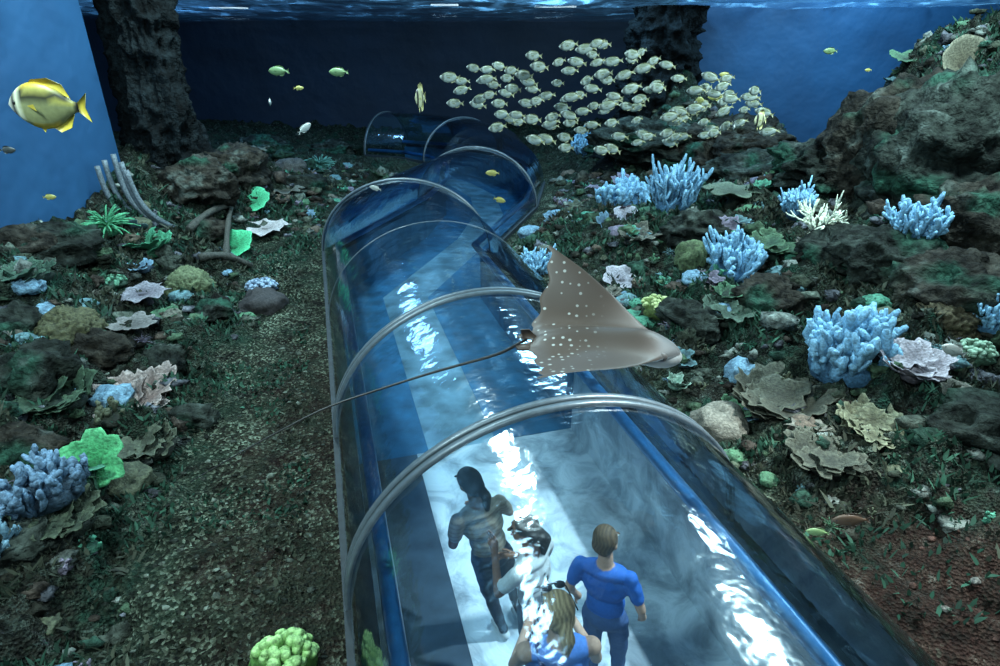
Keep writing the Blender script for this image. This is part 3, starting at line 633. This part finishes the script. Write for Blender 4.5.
    root=np.array((-.29,0,.01)); Mi=par.matrix_world.inverted()
    pts=[root]+[np.array(Mi@Vector(P(u,v,t))) for u,v,t in ((500,354,2.97),(430,373,2.93),(325,407,2.88),(250,447,2.84),(190,482,2.8))]
    pts=np.array(pts); q=np.linspace(0,len(pts)-1,50); path=np.stack([np.interp(q,range(len(pts)),pts[:,k]) for k in range(3)],1)
    for _ in range(6): path[1:-1]=(path[:-2]+path[2:]+2*path[1:-1])/4
    V,Fc=tube_geo(path,np.linspace(.008,.0020,50),8); t=MB(); t.add(V,Fc,(.012,.011,.010)); tl=t.obj('tail',M_FISH,par)
spotted_ray()
# ---------------------------------------------------------------- fish
def fish(mb,pos,hd,Ln,hr,wr,colfn,fin=.18,fincol=(.5,.5,.3),tail=1.0,up=(0,0,1),pitch=0):
    hd=np.asarray(hd,float); hd/=np.linalg.norm(hd); up=np.asarray(up,float); s=np.cross(up,hd); s/=np.linalg.norm(s); u=np.cross(hd,s)
    T=[0,.04,.1,.16,.24,.32,.38,.45,.58,.7,.8,.88,.94]; Hh=[.06,.28,.52,.70,.86,.96,.99,1,.93,.72,.45,.25,.2]; ns=16; V=[];C=[]
    for t,h in zip(T,Hh):
        x=Ln*(.5-t)
        for j in range(ns):
            a=j*2*math.pi/ns; z=math.sin(a)*h; y=math.cos(a)*h**.7
            V.append((x,y*wr*Ln/2,z*hr*Ln/2)); C.append(colfn(t,z))
    Fc=[(i*ns+j,i*ns+(j+1)%ns,(i+1)*ns+(j+1)%ns,(i+1)*ns+j) for i in range(len(T)-1) for j in range(ns)]
    Fc.append(tuple(range(ns))[::-1]); Fc.append(tuple((len(T)-1)*ns+j for j in range(ns)))
    H=hr*Ln/2
    def sheet(poly,col):
        n=len(poly); k=len(V)
        for sg in (1,-1):
            for (x,z) in poly: V.append((x,sg*.004*Ln,z)); C.append(col)
        Fc.append(tuple(range(k,k+n))); Fc.append(tuple(range(k+2*n-1,k+n-1,-1)))
        for q in range(n): q2=(q+1)%n; Fc.append((k+q,k+q2,k+n+q2,k+n+q))
    x=Ln*(.5-.92); sheet([(x,.15*H),(x-.16*Ln*tail,.62*H),(x-.11*Ln*tail,0),(x-.16*Ln*tail,-.62*H),(x,-.15*H)],fincol)
    f=fin*Ln
    sheet([(Ln*.22,.75*H),(Ln*.12,.95*H+f*.5),(-Ln*.1,.95*H+f*.8),(-Ln*.28,.7*H+f*.8),(-Ln*.36,.35*H),(-Ln*.1,.8*H),(Ln*.1,.85*H)],fincol)
    sheet([(Ln*.0,-.85*H),(-Ln*.12,-.95*H-f*.6),(-Ln*.28,-.7*H-f*.7),(-Ln*.36,-.3*H),(-Ln*.15,-.7*H)],fincol)
    sheet([(Ln*.2,-.7*H),(Ln*.1,-.95*H-f*.7),(Ln*.05,-.8*H)],fincol)
    for sg in (1,-1):
        k=len(V); V.extend([(Ln*.2,sg*wr*Ln*.45,0),(Ln*.05,sg*wr*Ln*.85,.1*H),(Ln*.03,sg*wr*Ln*.8,-.2*H)]); C.extend([fincol]*3); Fc.append((k,k+1,k+2))
        ev,ef=ico(1); k=len(V); V.extend([tuple(q) for q in ev*Ln*.028*np.array([1,.6,1])+[Ln*.38,sg*wr*Ln*.32,.1*H]]); C.extend([(.01,.01,.01)]*len(ev)); Fc.extend([tuple(i+k for i in q) for q in ef])
    V=np.array(V); W=np.asarray(pos)+V[:,:1]*hd+V[:,1:2]*s+V[:,2:3]*u
    mb.add(W,Fc,np.array([np.asarray(c,float) for c in C]))
def silver(t,z):
    c=np.array((.38,.43,.38)) if z<.35 else np.array((.18,.21,.14))
    if .08<t<.18: c=c*.4
    if t>.85: c=np.array((.34,.32,.14))
    return c
mb=MB(); r=np.random.RandomState(12); pts=[]
tries=0
while len(pts)<128 and tries<60000:
    tries+=1; x=r.uniform(-2.1,2.6); y=r.uniform(-.9,.9); ht=.16+.60*max(0,math.sin(math.pi*(x+2.25)/4.95))**1.1; z=-.08*x+.02+r.uniform(-ht,ht)
    if any((x-a)**2*.8+((z-c)*1.7)**2<.024 for a,b,c in pts): continue
    pts.append((x,y,z))
for (x,y,z) in pts:
    h=(-1,r.randn()*.35,-.05+.22*r.randn()) if r.rand()<.75 else (-.85,-.5,.1*r.randn())
    fish(mb,(1.36+x,9.7+y,2.44+z),h,.275*(.8+.3*r.rand()),.44,.15,silver,.06,(.30,.30,.17))
mb.obj('fish_school',M_FISH)
def bfly(t,z):
    if t<.05: return (.5,.5,.4)
    if .07<t<.13: return (.02,.02,.02)
    if .13<t<.2: return (.7,.7,.5)
    if t>.88: return (.02,.02,.02)
    if .30<z<.62 : return (.04,.04,.02)
    if abs(z)>.8: return (.75,.5,.04)
    return (.42,.38,.09) if z>0 else (.26,.27,.12)
def single(name,u,v,t,Ln,hd,hr,colfn,fin=.12,fc_=(.7,.6,.1),wr=.16):
    m=MB(); p=P(u,v,t); fish(m,(0,0,0),hd,Ln,hr,wr,colfn,fin,fc_); o=m.obj(name,M_FISH); o.location=p
single('butterflyfish',46,106,2.2,.29,(-.95,.10,.03),.56,bfly,.08,(.65,.5,.06))
yel=lambda t,z:(.45,.42,.12); grn=lambda t,z:(.18,.28,.12) ; dk=lambda t,z:(.05,.06,.06); wht=lambda t,z:(.45,.48,.44)
idol=lambda t,z:(.02,.02,.02) if (.12<t<.25 or .62<t<.75) else (.6,.58,.35)
single('moorish_idol',420,98,7.5,.20,(-.5,-.85,0),1.15,idol,.45,(.55,.5,.2))
single('butterflyfish',760,120,8,.24,(-.8,-.5,0),.8,idol,.25,(.55,.5,.2))
for u,v,t,L_,hd,cf in [(278,71,9,.3,(-1,.1,0),grn),(338,72,9,.28,(-1,.1,0),grn),(8,150,3.5,.09,(1,0,0),dk),(270,102,9,.22,(.3,-1,0),wht),(305,128,9,.22,(.8,.3,.6),wht),(299,88,9,.14,(1,0,0),yel),(500,200,5,.10,(.8,.2,-.3),yel),(492,173,5.5,.12,(-1,.1,0),yel),(375,188,6.5,.12,(-1,0,.3),wht),(830,51,9,.2,(-1,0,0),grn),(868,70,9,.1,(-1,0,0),yel),(734,127,8,.16,(-.3,-1,0),wht),(715,97,9,.22,(-1,0,0),yel),(725,75,9,.18,(-1,0,.1),yel),(50,197,5,.1,(1,.1,0),yel),(953,350,4.4,.20,(-.9,0,.35),wht),(850,520,3.2,.18,(-.8,.1,-.1),lambda t,z:(.09,.055,.035)),(817,532,3.3,.12,(-1,.1,.05),grn),(700,100,9,.2,(.3,-1,0),yel)]:
    single('reef_fish',u,v,t,L_,hd,.42,cf,.08,tuple(np.array(cf(.5,0))*.8))
# ---------------------------------------------------------------- people
def person(name,foot,head_yaw,body_yaw,lean,pose,col,scale=.93,extras=None):
    sk,sh,pa,ha,so=col['skin'],col['shirt'],col['pants'],col['hair'],col['shoes']
    prim=[]; 
    def E(c,r,lab): prim.append(('e',np.array(c,float),np.array(r,float),lab))
    def K(a,b,r0,r1,lab): prim.append(('c',np.array(a,float),np.array(b,float),r0,r1,lab))
    E((0,0,.93),(.165,.12,.13),'pants'); E((0,0,1.08),(.145,.105,.15),'shirt'); E((0,0,1.26),(.165,.115,.17),'shirt'); E((0,-.01,1.39),(.18,.085,.065),'shirt')
    K((0,-.01,1.42),(0,.0,1.53),.058,.052,'skin')
    hips={1:(.09,0,.9),-1:(-.09,0,.9)}
    for s in (1,-1):
        kn=pose.get(('knee',s),(s*.10,.03,.50)); an=pose.get(('ankle',s),(s*.10,-.02,.09))
        K(hips[s],kn,.088,.062,'pants'); K(kn,an,.060,.042,'pants' if not col.get('shorts') else 'skin')
        an=np.array(an); K(an+[0,-.03,-.045],an+[0,.14,-.055],.038,.032,'shoes')
        el=np.array(pose.get(('elbow',s),(s*.26,-.03,1.13))); wr=np.array(pose.get(('wrist',s),(s*.25,.10,.92))); shd=np.array((s*.175,-.01,1.385))
        mid=shd+(el-shd)*(.62 if not col.get('tank') else .02)
        K(shd,mid,.055,.052,'shirt' if not col.get('tank') else 'skin'); K(mid,el,.042,.036,'skin'); K(el,wr,.035,.025,'skin')
        d=wr-el; d/=np.linalg.norm(d); K(wr,wr+d*.07,.027,.034,'skin')
    hc=np.array((0,.03,1.645)); cy,sy=math.cos(head_yaw),math.sin(head_yaw)
    def hp(p): return np.array((cy*p[0]-sy*p[1],sy*p[0]+cy*p[1],p[2]))+hc
    E(hp((0,0,.0)),(.075,.09,.105),'skin'); E(hp((0,.03,-.055)),(.055,.055,.055),'skin'); K(hp((0,.085,.01)),hp((0,.108,-.022)),.010,.014,'skin')
    for s in (1,-1): E(hp((s*.078,-.005,-.01)),(.012,.02,.03),'skin')
    E(hp((0,-.022,.028)),(.086,.092,.098),'hair'); E(hp((0,-.05,-.02)),(.076,.06,.08),'hair')
    if col.get('long'):
        K(hp((0,-.07,-.03)),hp((0,-.10,-.22)),.062,.045,'hair'); K(hp((.05,-.04,-.05)),hp((.06,-.03,-.2)),.035,.025,'hair'); K(hp((-.05,-.04,-.05)),hp((-.06,-.03,-.2)),.035,.025,'hair')
    if col.get('tail'): K(hp((0,-.10,.0)),hp((0,-.14,-.06)),.035,.04,'hair'); K(hp((0,-.14,-.06)),hp((0,-.12,-.2)),.04,.018,'hair')
    m=MB()
    for p in prim:
        if p[0]=='e': ell(m,p[1],p[2],(1,1,1),3)
        else: capsule(m,p[1],p[2],p[3],p[4],(1,1,1),12)
    ob=m.obj('tmp',M_BODY); md=ob.modifiers.new('r','REMESH'); md.mode='VOXEL'; md.voxel_size=.0105; sm=ob.modifiers.new('s','SMOOTH'); sm.factor=.5; sm.iterations=4
    dg=bpy.context.evaluated_depsgraph_get(); ev=ob.evaluated_get(dg); me=ev.to_mesh(); nv=len(me.vertices); co=np.zeros(nv*3); me.vertices.foreach_get('co',co); co=co.reshape(-1,3); fs=[tuple(q.vertices) for q in me.polygons]; ev.to_mesh_clear(); bpy.data.objects.remove(ob)
    best=np.full(nv,1e9); C=np.zeros((nv,3)); cm={'skin':sk,'shirt':sh,'pants':pa,'hair':ha,'shoes':so}
    for p in prim:
        if p[0]=='e': q=(co-p[1])/p[2]; d=(np.linalg.norm(q,axis=1)-1)*p[2].min(); lab=p[3]
        else:
            ab=p[2]-p[1]; t=np.clip(((co-p[1])@ab)/(ab@ab),0,1); d=np.linalg.norm(co-p[1]-t[:,None]*ab,axis=1)-(p[3]*(1-t)+p[4]*t); lab=p[5]
        mk=d<best; best=np.where(mk,d,best); C[mk]=cm[lab]
    isc=(np.abs(C-np.array(sh)).sum(1)<.01)|(np.abs(C-np.array(pa)).sum(1)<.01)
    fold=.007*noise3(co[:,0]*9,co[:,1]*9,co[:,2]*22,3)+.005*noise3(co[:,0]*20,co[:,1]*20,co[:,2]*14,6)
    rad=co.copy(); rad[:,2]=0; rad/=np.linalg.norm(rad,axis=1)[:,None]+1e-6; co=co+rad*(fold*isc)[:,None]
    ish=(np.abs(C-np.array(ha)).sum(1)<.01); C[ish]=C[ish]*(1+.45*np.sin(co[ish][:,0]*260+3*np.sin(co[ish][:,2]*40)))[:,None]
    if col.get('print'):
        mk=(np.abs(C-np.array(sh)).sum(1)<.01)&(noise3(co[:,0]*30,co[:,1]*30,co[:,2]*40,5)>.35)&(np.abs(co[:,2]-1.25)<.06)&(np.abs(co[:,0])<.09); C[mk]=(.03,.03,.03)
    if col.get('stripe'):
        mk=(np.abs(C-np.array(sh)).sum(1)<.01)&(np.sin(co[:,2]*150)>.3); C[mk]=np.array(sh)*.7
    out=MB(); out.add(co,fs,np.clip(C,0,1))
    for s in (1,-1):
        el=np.array(pose.get(('elbow',s),(s*.26,-.03,1.13))); wr=np.array(pose.get(('wrist',s),(s*.25,.10,.92))); d=wr-el; d/=np.linalg.norm(d)
        sd=np.cross(d,(s*1.0,0,0.01)); sd/=np.linalg.norm(sd)+1e-9; nr=np.cross(d,sd)
        for k,(o_,ln) in enumerate(((-.024,.068),(-.008,.078),(.008,.074),(.023,.058))):
            b0=wr+d*.085+sd*o_; b1=b0+d*ln*.5+nr*.006*s; b2=b1+d*ln*.42+nr*.022*s; capsule(out,b0,b1,.0095,.0088,sk,6); capsule(out,b1,b2,.0088,.0075,sk,6)
        b0=wr+d*.03-sd*.026; b1=b0+d*.03-sd*.022; b2=b1+d*.03-sd*.004; capsule(out,b0,b1,.011,.010,sk,6); capsule(out,b1,b2,.010,.008,sk,6)
        ell(out,hp((s*.03,.078,.005)),(.012,.008,.008),(.85,.85,.82),2); ell(out,hp((s*.03,.085,.005)),(.006,.004,.006),(.03,.02,.02),2)
        ell(out,hp((s*.03,.078,.025)),(.018,.010,.004),ha,2)
    ell(out,hp((0,.083,-.052)),(.022,.009,.007),(.45,.15,.13),2)
    if col.get('glasses'):
        for s in (1,-1):
            ell(out,hp((s*.035,.045,.115)),(.03,.018,.022),(.02,.02,.025),2); capsule(out,hp((s*.066,.04,.10)),hp((s*.088,-.06,.03)),.004,.004,(.02,.02,.02),6)
        capsule(out,hp((-.03,.055,.12)),hp((.03,.055,.12)),.004,.004,(.02,.02,.02),6)
    if col.get('bag'):
        for s in (-1,):
            pth=[(s*.10,.10,1.18),(s*.12,.08,1.36),(s*.11,-.0,1.47),(s*.10,-.10,1.36),(s*.09,-.125,1.1)]; V,Fc=tube_geo(pth,[.02]*5,8,.35,(0,1,0)); out.add(V,Fc,(.02,.05,.18))
        rock(out,(-0.10,-.17,1.08),(.11,.06,.15),(.015,.04,.16),3,3,.05)
    V=np.concatenate(out.v)*scale; z=V[:,2:3]/(1.64*scale)
    cb,sb=math.cos(body_yaw),math.sin(body_yaw); V=np.stack([cb*V[:,0]-sb*V[:,1],sb*V[:,0]+cb*V[:,1],V[:,2]],1)
    V[:,:2]+=z*np.array(lean); V+= [0,0,.005]
    out.v=[V]; o=out.obj(name,M_BODY); o.location=(foot[0],foot[1],-.795); return o
SK1=(.24,.11,.065); SK2=(.52,.30,.21)
person('woman_visitor',(.10,3.12),.3,.6,(-.28,-.16),{('elbow',1):(.27,.08,1.15),('wrist',1):(.16,.27,1.12),('elbow',-1):(-.25,.05,1.13),('wrist',-1):(-.10,.25,1.05)},dict(skin=SK1,shirt=(.34,.27,.20),pants=(.02,.02,.03),hair=(.01,.008,.006),shoes=(.5,.5,.5),stripe=1,tail=1),.90)
person('girl_visitor',(.30,2.72),.5,.9,(-.14,-.10),{('elbow',-1):(-.26,.10,1.20),('wrist',-1):(-.14,.20,1.42),('elbow',1):(.24,.08,1.15),('wrist',1):(.14,.26,1.12)},dict(skin=SK1,shirt=(.62,.62,.60),pants=(.05,.06,.1),hair=(.012,.008,.006),shoes=(.6,.6,.6),tail=1,print=1),.86)
person('blonde_visitor',(.35,2.03),.2,.1,(-.08,-.06),{('elbow',-1):(-.23,.10,1.13),('wrist',-1):(-.13,.28,1.20),('elbow',1):(.23,.10,1.13),('wrist',1):(.13,.30,1.23)},dict(skin=SK2,shirt=(.12,.28,.72),pants=(.04,.05,.09),hair=(.38,.24,.12),shoes=(.6,.6,.6),tank=1,tail=1,glasses=1,bag=1),.93)
person('blue_reflection_figure',(.70,2.62),-.4,-.4,(-.10,-.05),{},dict(skin=SK2,shirt=(.03,.12,.42),pants=(.06,.10,.22),hair=(.10,.06,.035),shoes=(.5,.5,.5)),.84)  # solid figure added in place of a visitor's blurred blue reflection
# glowing tubes added above the far edge to make white surface streaks
m_,nt,o=newmat('streak_glow'); em=nt.nodes.new('ShaderNodeEmission'); em.inputs[0].default_value=(.80,.92,1,1); em.inputs[1].default_value=2.0; nt.links.new(em.outputs[0],o.inputs[0])
for (x,y,w,z) in ((-9.8,24.6,1.4,4.5),(2.0,24.6,1.5,4.55),(-2.0,24.6,1.0,4.6)):
    m=MB(); V,Fc=tube_geo([(x-w/2,y,z),(x,y,z),(x+w/2,y,z)],[.03]*3,8); m.add(V,Fc,(1,1,1)); m.obj('added_streak_tube',m_)
# ---------------------------------------------------------------- lights
def area(nm,loc,size,en,col,aim=None,sy=None):
    l=bpy.data.lights.new(nm,'AREA'); l.energy=en; l.size=size; l.color=col
    if sy: l.shape='RECTANGLE'; l.size_y=sy
    o=bpy.data.objects.new(nm,l); o.location=loc; scene.collection.objects.link(o)
    d=Vector(aim or (loc[0],loc[1],0))-Vector(loc); o.rotation_euler=d.to_track_quat('-Z','Y').to_euler()
K=.84
area('tank_and_fill_light',(-3.4,.3,7),1.0,760*K,(.86,1,.97),(-2.6,2.2,0)); area('tank_and_fill_light',(5,6.5,7),1.0,1150*K,(.80,.98,1)); area('tank_and_fill_light',(-3.2,9.2,7),1.2,950*K,(.80,.98,1),(-3.0,8,0))
area('tank_and_fill_light',(1.5,15,7),2,850*K,(.42,.74,1)); area('tank_and_fill_light',(-8,17,7),2,550*K,(.30,.6,1)); area('tank_and_fill_light',(7,11.0,7),1.2,450*K,(.72,.92,1)); area('tank_and_fill_light',(8.8,14.5,6.5),2,700*K,(.45,.78,1),(8.8,17.5,2.5)); area('tank_and_fill_light',(-4,5.5,6.5),1.5,240*K,(.6,.85,1),(-6,6.5,2.5))  # blue rear lights added to tint the distance; last pair are added wall washes
area('tank_and_fill_light',(.5,-3.2,6.6),2.0,260*K,(.85,.97,1),(0,4,1))  # soft fill added behind the camera to brighten front faces
def spot(loc,aim,en,ang,col,blend=.6):
    l=bpy.data.lights.new('added_walkway_spot','SPOT'); l.energy=en; l.spot_size=ang; l.spot_blend=blend; l.color=col; l.shadow_soft_size=.15
    o=bpy.data.objects.new('added_walkway_spot',l); o.location=loc; scene.collection.objects.link(o); o.rotation_euler=(Vector(aim)-Vector(loc)).to_track_quat('-Z','Y').to_euler()
spot((4.6,3.2,7),(1.15,3.1,-.8),6200,math.radians(30),(1,.98,.95))  # unseen spot added to brighten the near walkway
w=bpy.data.worlds.new('w'); scene.world=w; w.use_nodes=True; w.node_tree.nodes['Background'].inputs[0].default_value=(.03,.10,.17,1); w.node_tree.nodes['Background'].inputs[1].default_value=.5
# camera
cd=bpy.data.cameras.new('camera'); cd.lens=21.6; cd.sensor_width=36; cd.clip_end=200; co_=bpy.data.objects.new('camera',cd); co_.location=(0,0,CAM_H); co_.rotation_euler=(math.pi/2-TH,0,0); scene.collection.objects.link(co_); scene.camera=co_
